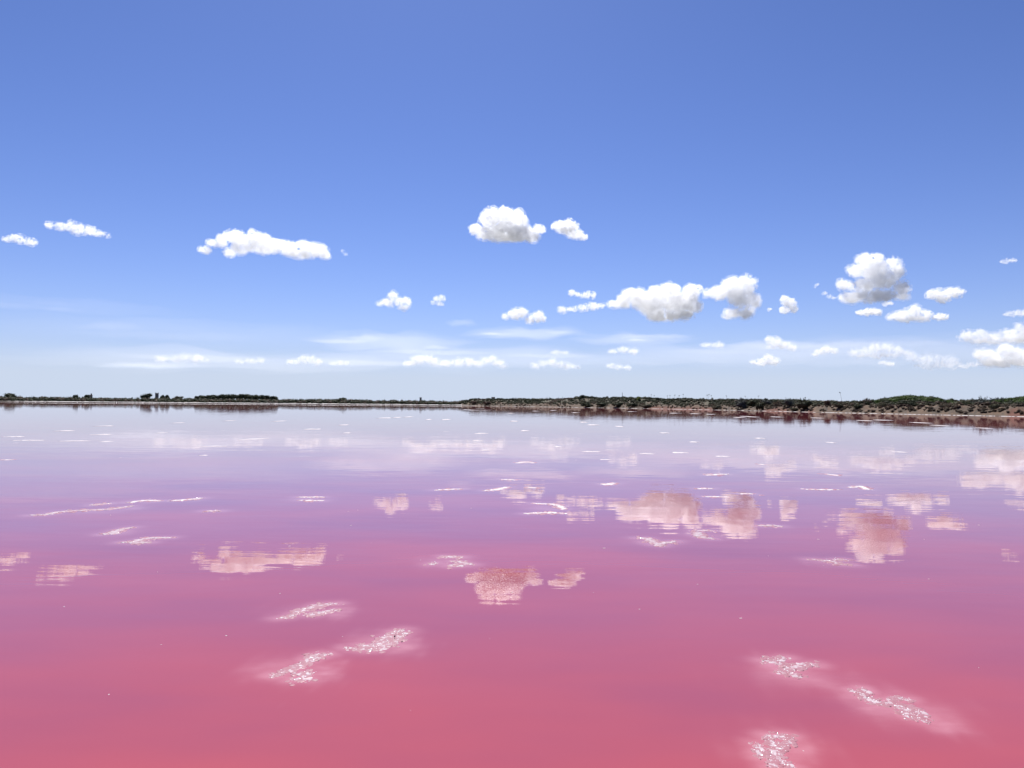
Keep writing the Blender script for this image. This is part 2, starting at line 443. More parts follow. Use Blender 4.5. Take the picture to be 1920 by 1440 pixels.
    L.new(add(add(add(r1, r2), r3), (0, 0, 1)), nv.inputs[0])
    L.new(nv.outputs[0], bs.inputs['Normal'])
    me.materials.append(m)
    o = bpy.data.objects.new('water', me); COL.objects.link(o)
    tag(o, 'still pink brine of the salt lake mirroring sky and clouds', kind='structure')
BRINE_A, BRINE_B, BRINE_C = (.362, .066, .069), (.268, .055, .082), (.268, .070, .110)
RIP = 0.0135
build_water()

# ------------------------------------------------------------------ salt banks as things
def salt_mat():
    def make(name, a, b, scale, rough, trans, spec):
        m, nt, bs, L = new_mat(name)
        tc = nt.nodes.new('ShaderNodeTexCoord')
        f = noise_fac(nt, scale, tc.outputs['Object'], 4, .3, .7)
        c = mix_col(nt, f, a, b)
        L.new(c, bs.inputs['Base Color'])
        bs.inputs['Roughness'].default_value = rough; bs.inputs['IOR'].default_value = 1.54; bs.inputs['Specular IOR Level'].default_value = spec
        tr = nt.nodes.new('ShaderNodeBsdfTranslucent'); L.new(c, tr.inputs['Color'])      # salt lets light through
        mx = nt.nodes.new('ShaderNodeMixShader'); mx.inputs[0].default_value = trans
        L.new(bs.outputs[0], mx.inputs[1]); L.new(tr.outputs[0], mx.inputs[2])
        L.new(mx.outputs[0], nt.nodes['Material Output'].inputs['Surface'])
        return m
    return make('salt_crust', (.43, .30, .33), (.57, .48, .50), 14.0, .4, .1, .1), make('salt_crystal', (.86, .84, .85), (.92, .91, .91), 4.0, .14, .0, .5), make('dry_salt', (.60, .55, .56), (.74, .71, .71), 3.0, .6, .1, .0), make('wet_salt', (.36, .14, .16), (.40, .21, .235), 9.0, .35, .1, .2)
M_CRUST, M_CRYST, M_DRY, M_WET = salt_mat()
# a salt crystal is a low hopper pyramid with a stepped foot
CUBE_V = np.array([(-1, -1, -.08), (1, -1, -.08), (1, 1, -.08), (-1, 1, -.08), (-.8, -.8, .06), (.8, -.8, .06), (.8, .8, .06), (-.8, .8, .06), (.1, .05, .46)], float)
CUBE_F = np.array([(0, 1, 5, 4), (1, 2, 6, 5), (2, 3, 7, 6), (3, 0, 4, 7), (4, 5, 8, 4), (5, 6, 8, 5), (6, 7, 8, 6), (7, 4, 8, 7), (0, 3, 2, 1)])
def rand_rot(rng, n):
    q = rng.normal(size=(n, 4)); q /= np.linalg.norm(q, axis=1)[:, None]
    w, x, y, z = q.T
    return np.stack([np.stack([1-2*(y*y+z*z), 2*(x*y-z*w), 2*(x*z+y*w)], -1), np.stack([2*(x*y+z*w), 1-2*(x*x+z*z), 2*(y*z-x*w)], -1),
                     np.stack([2*(x*z-y*w), 2*(y*z+x*w), 1-2*(x*x+y*y)], -1)], 1)

def tri(FF):
    q = FF.reshape(-1, 4)
    t = np.concatenate([q[:, :3], q[:, [0, 2, 3]]])
    return t[(t[:, 0] != t[:, 2]) & (t[:, 1] != t[:, 2])]
def flat_rot(rng, n, tilt=.16):
    a = rng.uniform(0, 6.28, n); tx, ty = rng.normal(0, tilt, n), rng.normal(0, tilt, n)
    ca, sa = np.cos(a), np.sin(a); o, i = np.zeros(n), np.ones(n)
    Z = np.stack([np.stack([ca, -sa, o], -1), np.stack([sa, ca, o], -1), np.stack([o, o, i], -1)], 1)
    Tx = np.stack([np.stack([i, o, o], -1), np.stack([o, np.cos(tx), -np.sin(tx)], -1), np.stack([o, np.sin(tx), np.cos(tx)], -1)], 1)
    Ty = np.stack([np.stack([np.cos(ty), o, np.sin(ty)], -1), np.stack([o, i, o], -1), np.stack([-np.sin(ty), o, np.cos(ty)], -1)], 1)
    return Tx @ Ty @ Z
def make_salt(label, ridges, rng, group, width=1.0):
    P = [[on_water(*p) for p in r] for r in ridges]
    allp = np.array([q for r in P for q in r])
    c = allp.mean(0); D = c[1]
    o = bpy.data.objects.new('salt_bank', None); o.empty_display_size = .1; COL.objects.link(o)
    o.location = (c[0], c[1], 0)
    tag(o, label, 'salt patch', group)
    w = (0.023 * (D / 4.8) ** 0.82 + .003) * width
    deep = max(1.3, min(0.75 * D * D / 2392.0, 2.2) / w)                  # far out only the broad rafts still show
    v1, f1 = ICO2
    v2 = v1.copy(); v2[:, 2] = v1[:, 2] * np.abs(v1[:, 2])             # a raft is a very flat dome with a thin edge
    step = w * 0.36
    for r in P:
        samp = []
        V, Fc, n = [], [], 0
        L = sum(math.dist(a, b) for a, b in zip(r[:-1], r[1:]))
        m = max(3, min(210, int(L / step)))
        cum = np.cumsum([0] + [math.dist(a, b) for a, b in zip(r[:-1], r[1:])])
        t = np.clip(np.linspace(0, L, m) + rng.normal(0, step * .4, m), 0, L)
        x = np.interp(t, cum, [q[0] for q in r]); y = np.interp(t, cum, [q[1] for q in r])
        taper = 0.35 + 0.65 * np.sin(np.pi * np.clip((t + .05 * L) / (1.1 * L), 0, 1)) ** .6
        an = np.arctan2(v1[:, 1], v1[:, 0])
        def raft(cx, cy, rr, z):
            nonlocal n
            ph = rng.uniform(0, 6.28, 3)
            jit = 1 + .22 * np.sin(3 * an + ph[0]) + .16 * np.sin(5 * an + ph[1]) + .10 * np.sin(9 * an + ph[2])
            vv = v2 * np.stack([jit * rr, jit * rr * deep, np.full(len(v1), rr * .12 / min(deep, 2.5))], 1)
            vv[:, 2] += rr * .012 * rng.normal(size=len(v1)) / deep + z
            V.append(vv + np.array([cx, cy, -.05 * rr / deep])); Fc.append(f1 + n); n += len(v1)
        for xx, yy, tp in zip(x, y, taper):
            samp.append((xx - c[0], yy - c[1], tp))
            raft(xx - c[0] + rng.normal(0, w * .35), yy - c[1] + rng.normal(0, w * (.5 if D < 8 else .4)), w * tp * rng.uniform(.5 if D < 8 else .6, 1.15), -w * .004 if D < 9 else w * .02)
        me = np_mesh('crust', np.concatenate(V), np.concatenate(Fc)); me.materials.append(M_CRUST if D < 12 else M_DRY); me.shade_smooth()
        cr = bpy.data.objects.new('crust', me); COL.objects.link(cr); cr.parent = o
        if D < 22:                                                       # the half drowned, brine-stained rim of the crust
            V, Fc, n = [], [], 0
            for xx, yy, tp in zip(x, y, taper):
                for q in range(2):
                    raft(xx - c[0] + rng.normal(0, w * 1.1) * tp, yy - c[1] + rng.normal(0, w * 1.4) * tp, w * tp * rng.uniform(.4, 1.3), 0)
            me = np_mesh('wet_rim', np.concatenate(V), np.concatenate(Fc)); me.materials.append(M_WET); me.shade_smooth()
            wr = bpy.data.objects.new('wet_rim', me); COL.objects.link(wr); wr.parent = o; wr['kind'] = 'stuff'
        S = np.array(samp)
        k = int(min(420, max(16, len(S) * 1.5)))
        idx = rng.integers(0, len(S), k)
        ctr = np.stack([S[idx, 0] + rng.normal(0, w * .75, k) * S[idx, 2], S[idx, 1] + rng.normal(0, w * 1.1, k) * S[idx, 2], np.zeros(k)], 1)
        sz = .0016 * (1 + 1.6 * rng.random(k) ** 3) * (D / 4.8) ** .85 * width ** .5
        flat = np.array([1.0, 1.0, .7]) if D < 14 else np.array([1.6, 1.6, .35])
        ctr[:, 2] = sz * .08 * flat[2] + w * .05 * flat[2]
        Rm = flat_rot(rng, k)
        sc = sz[:, None, None] * rng.uniform(.7, 1.3, (k, 1, 3))
        VV = np.einsum('nij,nkj->nki', Rm, CUBE_V[None] * sc) * flat + ctr[:, None, :]
        FF = CUBE_F[None] + 9 * np.arange(k)[:, None, None]
        me = np_mesh('crystals', VV.reshape(-1, 3), tri(FF)); me.materials.append(M_CRYST)
        cy = bpy.data.objects.new('crystals', me); COL.objects.link(cy); cy.parent = cr
        cy['kind'] = 'stuff'
    return o
RNG = np.random.default_rng(11)
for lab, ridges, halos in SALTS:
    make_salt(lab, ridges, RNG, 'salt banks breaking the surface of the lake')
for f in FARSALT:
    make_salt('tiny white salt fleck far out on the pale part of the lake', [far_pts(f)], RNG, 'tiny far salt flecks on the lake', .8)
# the dark speck on one bank
v, f = ICO1
pb = on_water(740, 1196.5)
st = mesh_obj('pebble', v * np.array([.0055, .008, .007]) * (1 + .15 * RNG.normal(size=(len(v), 1))) + np.array([pb[0], pb[1], .012]), f, plain_mat('dark_stone', (.03, .03, .035)))
tag(st, 'tiny dark pebble lying on a near white salt bar', 'pebble')

# loose grains scattered on the brine: nobody could count them
def build_grains():
    k1, k2 = 40, 45
    Y = np.concatenate([RNG.uniform(3.2, 14, k1), RNG.uniform(.0, 1, k2)])
    Y[k1:] = 1.0 / (1 / 330 + (1 / 22 - 1 / 330) * Y[k1:])
    X = RNG.uniform(-.72, .72, k1 + k2) * Y
    sz = .0009 * Y ** .8 * RNG.uniform(.5, 1.3, k1 + k2)
    sc = sz[:, None, None] * np.stack([RNG.uniform(1, 3, k1 + k2) * np.where(Y > 25, 3, 1), np.ones(k1 + k2), np.full(k1 + k2, .25)], -1)[:, None, :]
    a = RNG.uniform(0, 6.28, k1 + k2) * np.where(Y > 25, .02, 1)
    Rm = np.zeros((k1 + k2, 3, 3)); Rm[:, 0, 0] = np.cos(a); Rm[:, 0, 1] = -np.sin(a); Rm[:, 1, 0] = np.sin(a); Rm[:, 1, 1] = np.cos(a); Rm[:, 2, 2] = 1
    VV = np.einsum('nij,nkj->nki', Rm, CUBE_V[None] * sc) + np.stack([X, Y, sz * .2], 1)[:, None, :]
    FF = CUBE_F[None] + 9 * np.arange(k1 + k2)[:, None, None]
    me = np_mesh('salt_grains', VV.reshape(-1, 3), tri(FF)); me.materials.append(M_DRY)
    o = bpy.data.objects.new('salt_grains', me); COL.objects.link(o)
    tag(o, 'loose white salt grains scattered over the pink water', 'salt grains', kind='stuff')
build_grains()

# ------------------------------------------------------------------ vegetation
def place(x, d):
    """world point of the land d metres behind the water's edge in photo column x"""
    r = float(shore_r(x)) + d; a = float(azx(x))
    return Vector((r * math.sin(a), r * math.cos(a), ground_z(x, d)))
def at_depth(x, r, z=0.0):
    a = float(azx(x)); return Vector((r * math.sin(a), r * math.cos(a), z))
def m_per_px(r): return r / F

M_DARK = foliage_mat('dark_evergreen_leaf', (.035, .045, .022), (.075, .085, .040))
M_OLIVE = foliage_mat('olive_leaf', (.080, .078, .045), (.15, .14, .085))
M_GREEN = foliage_mat('sunlit_green_leaf', (.050, .085, .020), (.11, .165, .040), .35)  # scrub green with the sunlight of the dune slopes put into its colour
M_YELLOW = foliage_mat('yellow_green_leaf', (.20, .24, .05), (.30, .34, .08), .35)
M_BROWN = foliage_mat('brown_dry_twig', (.095, .066, .046), (.17, .122, .085))
M_GREY = foliage_mat('grey_green_leaf', (.055, .065, .060), (.105, .115, .100))
M_BARK = plain_mat('bark', (.07, .055, .04))
M_STRAW = foliage_mat('dry_grass_blade', (.10, .078, .052), (.19, .15, .10))

def leaf_tris(rng, centers, size, up=0.0):
    """one small folded leaf (two triangles) at each centre"""
    n = len(centers)
    R = rand_rot(rng, n)
    s = size * rng.uniform(.6, 1.35, (n, 1, 1))
    q = np.array([(-.5, 0, 0), (0, -.32, .06), (.5, 0, 0), (0, .32, .06)], float)
    V = np.einsum('nij,nkj->nki', R, q[None] * s) + centers[:, None, :]
    Fc = np.array([(0, 1, 2), (0, 2, 3)])[None] + 4 * np.arange(n)[:, None, None]
    return V.reshape(-1, 3), Fc.reshape(-1, 3)

def crown_pts(rng, n, lobes):
    """points through the outer shell of a set of lobes (x, y, z, rx, ry, rz)"""
    lb = np.array(lobes); wts = lb[:, 3] * lb[:, 5]; wts = wts / wts.sum()
    i = rng.choice(len(lb), n, p=wts)
    u = rng.normal(size=(n, 3)); u /= np.linalg.norm(u, axis=1)[:, None]
    u[:, 2] = np.where(u[:, 2] < -.35, -u[:, 2], u[:, 2])
    rad = rng.uniform(.55, 1.08, (n, 1)) ** .6
    return lb[i, :3] + u * rad * lb[i, 3:]

def shell(rng, lobes, k=.78):
    VV, FF, n = [], [], 0
    v, f = ICO1
    for l in lobes:
        VV.append(v * (1 + .12 * rng.normal(size=(len(v), 1))) * np.array(l[3:]) * k + np.array(l[:3])); FF.append(f + n); n += len(v)
    return np.concatenate(VV), np.concatenate(FF)

def join(parts):
    VV, FF, n = [], [], 0
    for v, f in parts:
        VV.append(v); FF.append(f + n); n += len(v)
    return np.concatenate(VV), np.concatenate(FF)

def tube(path, r0, r1, k=6):
    """tapered tube through points, triangles"""
    P = [Vector(p) for p in path]; V, Fc = [], []
    for i, p in enumerate(P):
        t = (P[min(i + 1, len(P) - 1)] - P[max(i - 1, 0)]).normalized()
        u = t.orthogonal().normalized(); w = t.cross(u)
        r = r0 + (r1 - r0) * i / (len(P) - 1)
        for j in range(k):
            a = 2 * math.pi * j / k
            V.append(p + (u * math.cos(a) + w * math.sin(a)) * r)
    for i in range(len(P) - 1):
        for j in range(k):
            a, b = i * k + j, i * k + (j + 1) % k
            Fc += [(a, b, b + k), (a, b + k, a + k)]
    top = (len(P) - 1) * k
    for j in range(1, k - 1): Fc += [(top, top + j, top + j + 1), (0, j + 1, j)]
    return np.array([v[:] for v in V]), np.array(Fc)

def link_mesh(name, V, Fc, mat, parent=None, loc=None):
    me = np_mesh(name, V, Fc); me.materials.append(mat)
    o = bpy.data.objects.new(name, me); COL.objects.link(o)
    if parent: o.parent = parent
    if loc is not None: o.location = loc
    return o

def empty_at(name, loc):
    o = bpy.data.objects.new(name, None); o.empty_display_size = .5; COL.objects.link(o); o.location = loc
    return o

def lobes_for(rng, w, h, n=7, lift=.15):
    L = [(0, 0, h * .48, w * .42, w * .40, h * .46)]
    for k in range(n):
        a = rng.uniform(0, 6.28); q = rng.uniform(.35, .62) * w * .5
        hz = rng.uniform(lift, .78) * h
        s = rng.uniform(.28, .46)
        L.append((q * math.cos(a), q * math.sin(a), hz, w * .5 * s * 1.2, w * .5 * s * 1.2, min(h * s * .8, h - hz)))
    return L

def make_bush(label, loc, w, h, mat, rng, group=None, n=520, leaf=.2, spiky=False, name='bush'):
    o = empty_at(name, loc)
    lb = lobes_for(rng, w, h)
    parts = [shell(rng, lb, .70), leaf_tris(rng, crown_pts(rng, n, lb), leaf)]
    if spiky:                                                           # feathery upright sprays on top
        for k in range(26):
            a = rng.uniform(0, 6.28); q = rng.uniform(0, .45) * w
            p = np.array([q * math.cos(a) * .8, q * math.sin(a) * .8, h * rng.uniform(.6, .85)])
            d = np.array([p[0] * .5, p[1] * .5, h * rng.uniform(.2, .38)])
            parts.append(tube([p, p + d * .6, p + d], .035, .01, 3))
            parts.append(leaf_tris(rng, p + d * rng.uniform(.2, 1, (10, 1)) + rng.normal(0, .07, (10, 3)), leaf * .8))
    V, Fc = join(parts)
    link_mesh('foliage', V, Fc, mat, o)
    st = [tube([(0, 0, -.15), (rng.uniform(-.2, .2) * w, rng.uniform(-.2, .2) * w, h * .55)], .05, .02, 5) for k in range(4)]
    V, Fc = join(st); link_mesh('stem', V, Fc, M_BARK, o)
    tag(o, label, 'bush', group)
    return o

def make_tree(label, loc, w, h, mat, rng, group=None, n=520, leaf=.5, name='tree', trunk_h=.3):
    o = empty_at(name, loc)
    ch = h * (1 - trunk_h)
    lb = [(x, y, z + h * trunk_h * .8, a, b, c) for x, y, z, a, b, c in lobes_for(rng, w, ch, 9, .25)]
    V, Fc = join([shell(rng, lb, .72), leaf_tris(rng, crown_pts(rng, n, lb), leaf)])
    link_mesh('crown', V, Fc, mat, o)
    tr = [tube([(0, 0, -.3), (.1, 0, h * .3), (0, .1, h * .62)], .22, .10, 6)]
    for k in range(4):
        l = lb[1 + k]; tr.append(tube([(0, 0, h * .28), (l[0] * .5, l[1] * .5, (h * .28 + l[2]) / 2), l[:3]], .11, .04, 5))
    V, Fc = join(tr); link_mesh('trunk', V, Fc, M_BARK, o)
    tag(o, label, 'tree', group)
    return o

VR = np.random.default_rng(23)
# --- scrub belts and macchia that read as masses
def mass(name, label, cat, spots, mat, leafs, leaf, core=True):
    """spots: (point, w, h) clumps joined in one mass"""
    parts = []
    v, f = ICO1
    for p, w, h in spots:
        P = np.array(p[:])
        k = int(leafs)
        if core:
            parts.append((v * (1 + .16 * VR.normal(size=(len(v), 1))) * np.array([w * .42, w * .42, h * .52]) + P + np.array([0, 0, h * .34]), f))
        u = VR.normal(size=(k, 3)); u /= np.linalg.norm(u, axis=1)[:, None]; u[:, 2] = np.abs(u[:, 2])
        c = P + np.array([0, 0, h * .32]) + u * np.array([w * .5, w * .5, h * .66]) * VR.uniform(.75, 1.12, (k, 1))
        parts.append(leaf_tris(VR, c, leaf))
    V, Fc = join(parts)
    o = link_mesh(name, V, Fc, mat)
    tag(o, label, cat, kind='stuff')
    return o

def scatter(n, x0, x1, d0, d1, w0, w1, h0, h1, power=1.0):
    out = []
    for k in range(n):
        x = VR.uniform(x0, x1); d = d0 + (d1 - d0) * VR.random() ** power
        out.append((place(x, d), VR.uniform(w0, w1), VR.uniform(h0, h1)))
    return out
sp = []
for k in range(1500):                                                    # flat marsh scrub on the far left shore
    x = VR.uniform(-260, 872); d = VR.uniform(11, 74)
    p = place(x, d)
    top = (float(horizon_y(x)) - float(interp(SKY, x))) / F * (float(shore_r(x)) + d) + CAM_H
    h = (top - p.z) * VR.uniform(.55, 1.0) * (0.62 + 0.38 * min(1, (d - 16) / 35))
    if h < .5: continue
    sp.append((p, VR.uniform(2.0, 4.2), h))
a, b = sp[:1000], sp[1000:]
mass('marsh_scrub', 'dark low scrub belt along the far left shore behind the salt levee', 'scrub', a, M_DARK, 26, .55)
mass('marsh_scrub', 'olive brown scrub tufts mixed into the far left shore belt', 'scrub', b, M_BROWN, 26, .5)
def dune_ok(x): return True
sp1, sp2, sp3, sp4 = [], [], [], []
for k in range(3600):
    x = VR.uniform(868, 2160); dd = float(dune_d(x))
    d = 12 + (dd + 12 - 12) * VR.random() ** .85
    p = place(x, d); hf = d / dd
    n = fbm(p.x * .035, p.y * .02, 4.0)
    w = VR.uniform(1.0, 2.6); h = VR.uniform(.5, 1.15)
    green = (1590 + 80 * hf < x < 1790 and hf > .45) or (x > 1868 and hf > .35) or (1080 < x < 1250 and hf > .55)
    if hf < .35 and VR.random() < .35: continue
    if 1235 < x < 1660 and VR.random() < .75: n += .22 if VR.random() < .6 else -.5
    if green and VR.random() < .8: (sp3 if n > -.35 and x > 1500 else sp1).append((p, w * 1.25, h * 1.1))
    elif n > .12: sp2.append((p, w, h))
    elif n > -.25: sp1.append((p, w, h))
    else: sp4.append((p, w * .8, h * .7))
mass('dune_scrub', 'dark green evergreen scrub covering the dunes of the right shore', 'scrub', sp1, M_DARK, 44, .30)
mass('dune_scrub', 'olive scrub patches between the dark scrub on the right shore dunes', 'scrub', sp2, M_OLIVE, 40, .28)
mass('dune_scrub', 'green scrub coloured as sunlit, capping the rounded dunes at the far right', 'scrub', sp3, M_GREEN, 48, .30)
for k in range(900):
    x = VR.uniform(900, 2130); d = VR.uniform(2.5, 15)
    n = fbm(x * .03, d * .2, 6.0)
    if n < -.05: continue
    (sp4 if VR.random() < .8 else sp2).append((place(x, d), VR.uniform(.5, 1.5), VR.uniform(.25, .6)))
mass('bank_scrub', 'brown dry low scrub on the bank and flat ground of the right shore', 'scrub', sp4, M_BROWN, 36, .24)
# --- dry grass tufts over the bank
gp = []
for k in range(2600):
    x = VR.uniform(880, 2120); d = VR.uniform(4.5, 34) if VR.random() < .8 else VR.uniform(30, 60)
    n = fbm(x * .02, d * .12, 1.0)
    if n < -.22: continue
    gp.append((place(x, d), VR.uniform(.5, 1.3), VR.uniform(.25, .55)))
mass('dry_grass', 'straw coloured dry grass tufts along the right bank', 'grass', gp, M_STRAW, 26, .22, core=True)

# --- shrubs one can tell apart: label, x, base d, width px, height px, material, spiky
BUSHES = [
 ('low dark thicket at the water edge, left end of the dark row below the dunes', 1100, 4, 30, 9, M_DARK, 0),
 ('low dark thicket second from the left in the water edge row', 1128, 5, 26, 8, M_DARK, 0),
 ('low dark thicket in the middle of the water edge row below the dunes', 1158, 5, 30, 9, M_DARK, 0),
 ('low dark thicket right of the middle of the water edge row', 1186, 6, 26, 8, M_DARK, 0),
 ('low dark thicket at the right end of the water edge row', 1214, 5, 28, 9, M_OLIVE, 0),
 ('yellow green bush standing out on the dune above the water edge thickets', 1198, 62, 8, 8, M_YELLOW, 0),
 ('low olive bush hugging the red bank left of the feathery row', 1346, 5, 26, 8, M_OLIVE, 0),
 ('dark feathery bush at the left end of the row of tall bushes on the bank', 1389, 6, 26, 19, M_GREY, 1),
 ('dark feathery bush second from the left in the row on the bank', 1410, 14, 30, 15, M_DARK, 1),
 ('small round dark bush standing lowest at the waterline in the feathery row', 1425, 3.2, 19, 18, M_DARK, 0),
 ('dark bush behind the low round one at the waterline', 1439, 18, 24, 13, M_GREY, 1),
 ('brownish feathery bush with the tallest tip in the row on the bank', 1459, 16, 20, 14, M_BROWN, 1),
 ('grey green bush between the tall brownish bush and the dark round one', 1480, 10, 23, 14, M_GREY, 1),
 ('big dark bluish bush at the right end of the row on the bank', 1508, 5, 30, 20, M_DARK, 1),
 ('low olive bush at the waterline under the big dark bluish bush', 1490, 3.2, 20, 7, M_OLIVE, 0),
 ('small brown bush on the bank right of the big dark bluish bush', 1552, 10, 14, 11, M_BROWN, 0),
 ('small dark mound of bush below the leaning flower stalk', 1572, 6, 20, 9, M_OLIVE, 0),
 ('low dark bush on the spoil bank left of the reddish brown bush', 1608, 7, 20, 8, M_DARK, 0),
 ('reddish brown feathery bush rising above the plain left of the green dune', 1626, 55, 20, 12, M_BROWN, 1),
 ('low olive bush below the left end of the bright green dune', 1655, 9, 18, 8, M_OLIVE, 0),
 ('dark wide bush in the hollow of the bank below the bright green dune', 1703, 12, 38, 8, M_DARK, 0),
 ('small dark bush on the bank below the right end of the bright green dune', 1735, 13, 18, 6, M_DARK, 0),
 ('dark bush half way along the bank right of the bright green dune', 1813, 14, 18, 9, M_DARK, 0),
 ('big dark blue grey feathery bush standing alone at far right', 1841, 26, 30, 19, M_GREY, 1),
 ('open twiggy bush with ragged top right of the blue grey feathery bush', 1871, 60, 26, 9, M_GREY, 1),
 ('olive bush beside the red bank at the right edge of the picture', 1866, 9, 18, 10, M_OLIVE, 0),
 ('dark bush on the skyline at the left tip of the right shore', 890, 10, 18, 7, M_BROWN, 0),
 ('round brown bush near the left tip of the right shore', 912, 8, 22, 8, M_BROWN, 0),
 ('dark bush on the crest of the highest dune right of centre', 1092, 58, 16, 7, M_DARK, 0),
]
for lab, x, d, wpx, hpx, mat, spk in BUSHES:
    r = float(shore_r(x)) + d; s = m_per_px(r)
    make_bush(lab, place(x, d) - Vector((0, 0, .1)), wpx * s, hpx * s, mat, VR, 'bushes one can tell apart on the right shore', 620, .16 + .0003 * r, bool(spk))

# --- trees of the far left shore
for lab, x, r, wpx, ytop, mat in [
 ('rounded dark tree at the far left edge of the far shore', 19, 640, 22, 738.5, M_DARK),
 ('small dark tree left of the little house on the far shore', 142, 640, 10, 740.5, M_DARK),
 ('low round tree half hiding the little house on the far shore', 163, 660, 10, 741.5, M_DARK),
 ('broad rounded tree just left of the square tower on the far shore', 274, 660, 22, 737.8, M_DARK),
 ('small tree just right of the square tower on the far shore', 305, 660, 9, 741, M_DARK),
 ('second small tree right of the square tower on the far shore', 314, 665, 9, 741.2, M_DARK),
 ('low wide tree between the square tower and the dense grove', 336, 665, 18, 743.2, M_OLIVE),
 ('low rounded tree on the far shore right of the dense grove', 643, 640, 20, 745.2, M_DARK),
]:
    h = (float(horizon_y(x)) - ytop) / F * r + CAM_H - 1.2
    make_tree(lab, at_depth(x, r, 1.2), wpx * r / F, h, mat, VR, 'single trees on the far left shore', 560, .5, trunk_h=.1)
GTOP = [(366, 742.5), (385, 740.5), (410, 739.3), (440, 738.3), (470, 738.6), (492, 740.2), (510, 741), (526, 744)]
for k in range(22):
    x = 370 + (k + VR.uniform(-.3, .3)) * 7.0; r = VR.uniform(610, 680)
    yt = float(interp(GTOP, x)) + VR.uniform(-.2, 1.0)
    h = (float(horizon_y(x)) - yt) / F * r + CAM_H - 1.2
    make_tree('dark tree of the dense long grove on the far left shore', at_depth(x, r, 1.2), VR.uniform(12, 17) * r / F, h, M_DARK, VR, 'trees of the dense grove', 420, .55, trunk_h=.22)

# ------------------------------------------------------------------ buildings far behind the shore
def box(x0, x1, y0, y1, z0, z1):
    V = np.array([(x, y, z) for x in (x0, x1) for y in (y0, y1) for z in (z0, z1)], float)
    Fq = np.array([(0, 1, 3), (0, 3, 2), (4, 6, 7), (4, 7, 5), (0, 4, 5), (0, 5, 1), (2, 3, 7), (2, 7, 6), (0, 2, 6), (0, 6, 4), (1, 5, 7), (1, 7, 3)])
    return V, Fq
M_WALL = plain_mat('weathered_plaster', (.20, .18, .165), .9, .25, .6)
M_TRIM = plain_mat('stone_trim', (.16, .145, .13))
M_HOLE = plain_mat('dark_window', (.02, .022, .025), .3, .2, 1.0, .5)
M_ROOF = plain_mat('roof_tile', (.22, .11, .07))
def building(name, label, x, r, w, dpt, h, wins, parapet=True, chimney=None):
    o = empty_at(name, at_depth(x, r, 1.2)); o.rotation_euler = (0, 0, -float(azx(x)))
    link_mesh('wall', *box(-w / 2, w / 2, 0, dpt, -.5, h), M_WALL, o)
    rf = link_mesh('roof', *join([box(-w / 2 - .15, w / 2 + .15, -.15, dpt + .15, h + .002, h + .25)] +
                   ([box(-w / 2 - .15, -w / 2 + .9, -.16, dpt + .16, h + .25, h + .95), box(w / 2 - .9, w / 2 + .15, -.16, dpt + .16, h + .25, h + .95), box(-.45, .45, -.16, .5, h + .25, h + .95)] if parapet else [])), M_TRIM if parapet else M_ROOF, o)
    if chimney is not None:
        link_mesh('chimney', *box(chimney - .7, chimney + .7, dpt * .3, dpt * .3 + 1.4, h + .252, h + 2.0), M_WALL, rf)
    for (wx, wz, ww, wh) in wins:
        f = link_mesh('window', *join([box(wx - ww / 2 - .1, wx - ww / 2, -.06, .05, wz - .1, wz + wh + .1), box(wx + ww / 2, wx + ww / 2 + .1, -.06, .05, wz - .1, wz + wh + .1),
                      box(wx - ww / 2, wx + ww / 2, -.06, .05, wz + wh, wz + wh + .1), box(wx - ww / 2, wx + ww / 2, -.06, .05, wz - .1, wz)]), M_TRIM, o)
        link_mesh('pane', *box(wx - ww / 2, wx + ww / 2, -.02, .02, wz, wz + wh), M_HOLE, f)
    tag(o, label, 'building')
def hgt(x, y, r): return (float(horizon_y(x)) - y) / F * r + CAM_H - 1.2
building('stone_tower', 'square grey tower rising above the trees of the far left shore', 294.5, 1300, 4.9, 4.9, hgt(294.5, 738.6, 1300), [(-.9, 9.2, .7, 1.1), (.9, 9.2, .7, 1.1), (0, 6.0, .7, 1.1)])
building('farm_house', 'small grey house with a chimney stub behind trees on the far left shore', 167, 1100, 8.0, 7.0, hgt(167, 741.8, 1100), [(-2.2, 5.6, .9, 1.2), (0, 5.6, .9, 1.2), (2.2, 5.6, .9, 1.2)], False, 2.6)
building('field_hut', 'tiny square hut on the skyline left of the right shore tip', 789, 900, 2.3, 2.3, hgt(789, 745.6, 900), [(0, 3.2, .6, .8)], False)
building('field_hut', 'low flat roofed hut on the skyline above the left tip of the right shore', 925, 640, 2.8, 2.4, hgt(925, 745.0, 640), [(0, 3.5, .7, .7)], False)

# ------------------------------------------------------------------ posts and flower stalks
M_POST = plain_mat('weathered_wood', (.075, .062, .052))
def make_post(label, loc, h, rad, group, lean=0.0):
    V, Fc = join([tube([(0, 0, -.5), (lean * .5, 0, h * .5), (lean, 0, h)], rad, rad * .85, 7), tube([(lean, 0, h), (lean * 1.02, 0, h + .08)], rad * .85, rad * .3, 7)])
    o = link_mesh('wooden_post', V, Fc, M_POST, None, loc)
    tag(o, label, 'post', group)
for x, r, h, lab in [(217.5, 515, 1.5, 'left one of the pair of dark posts in the water off the far left shore'), (221, 515, 1.4, 'right one of the pair of dark posts in the water off the far left shore'),
                     (507.5, 522, 1.2, 'left post of the pair standing before the dense grove'), (510.5, 522, 1.2, 'right post of the pair standing before the dense grove'),
                     (732.5, 512, 1.4, 'left post of the pair in the water nearest the right shore tip'), (736, 512, 1.3, 'right post of the pair in the water nearest the right shore tip')]:
    make_post(lab, at_depth(x, r, 0), h, .17, 'posts standing in the water')
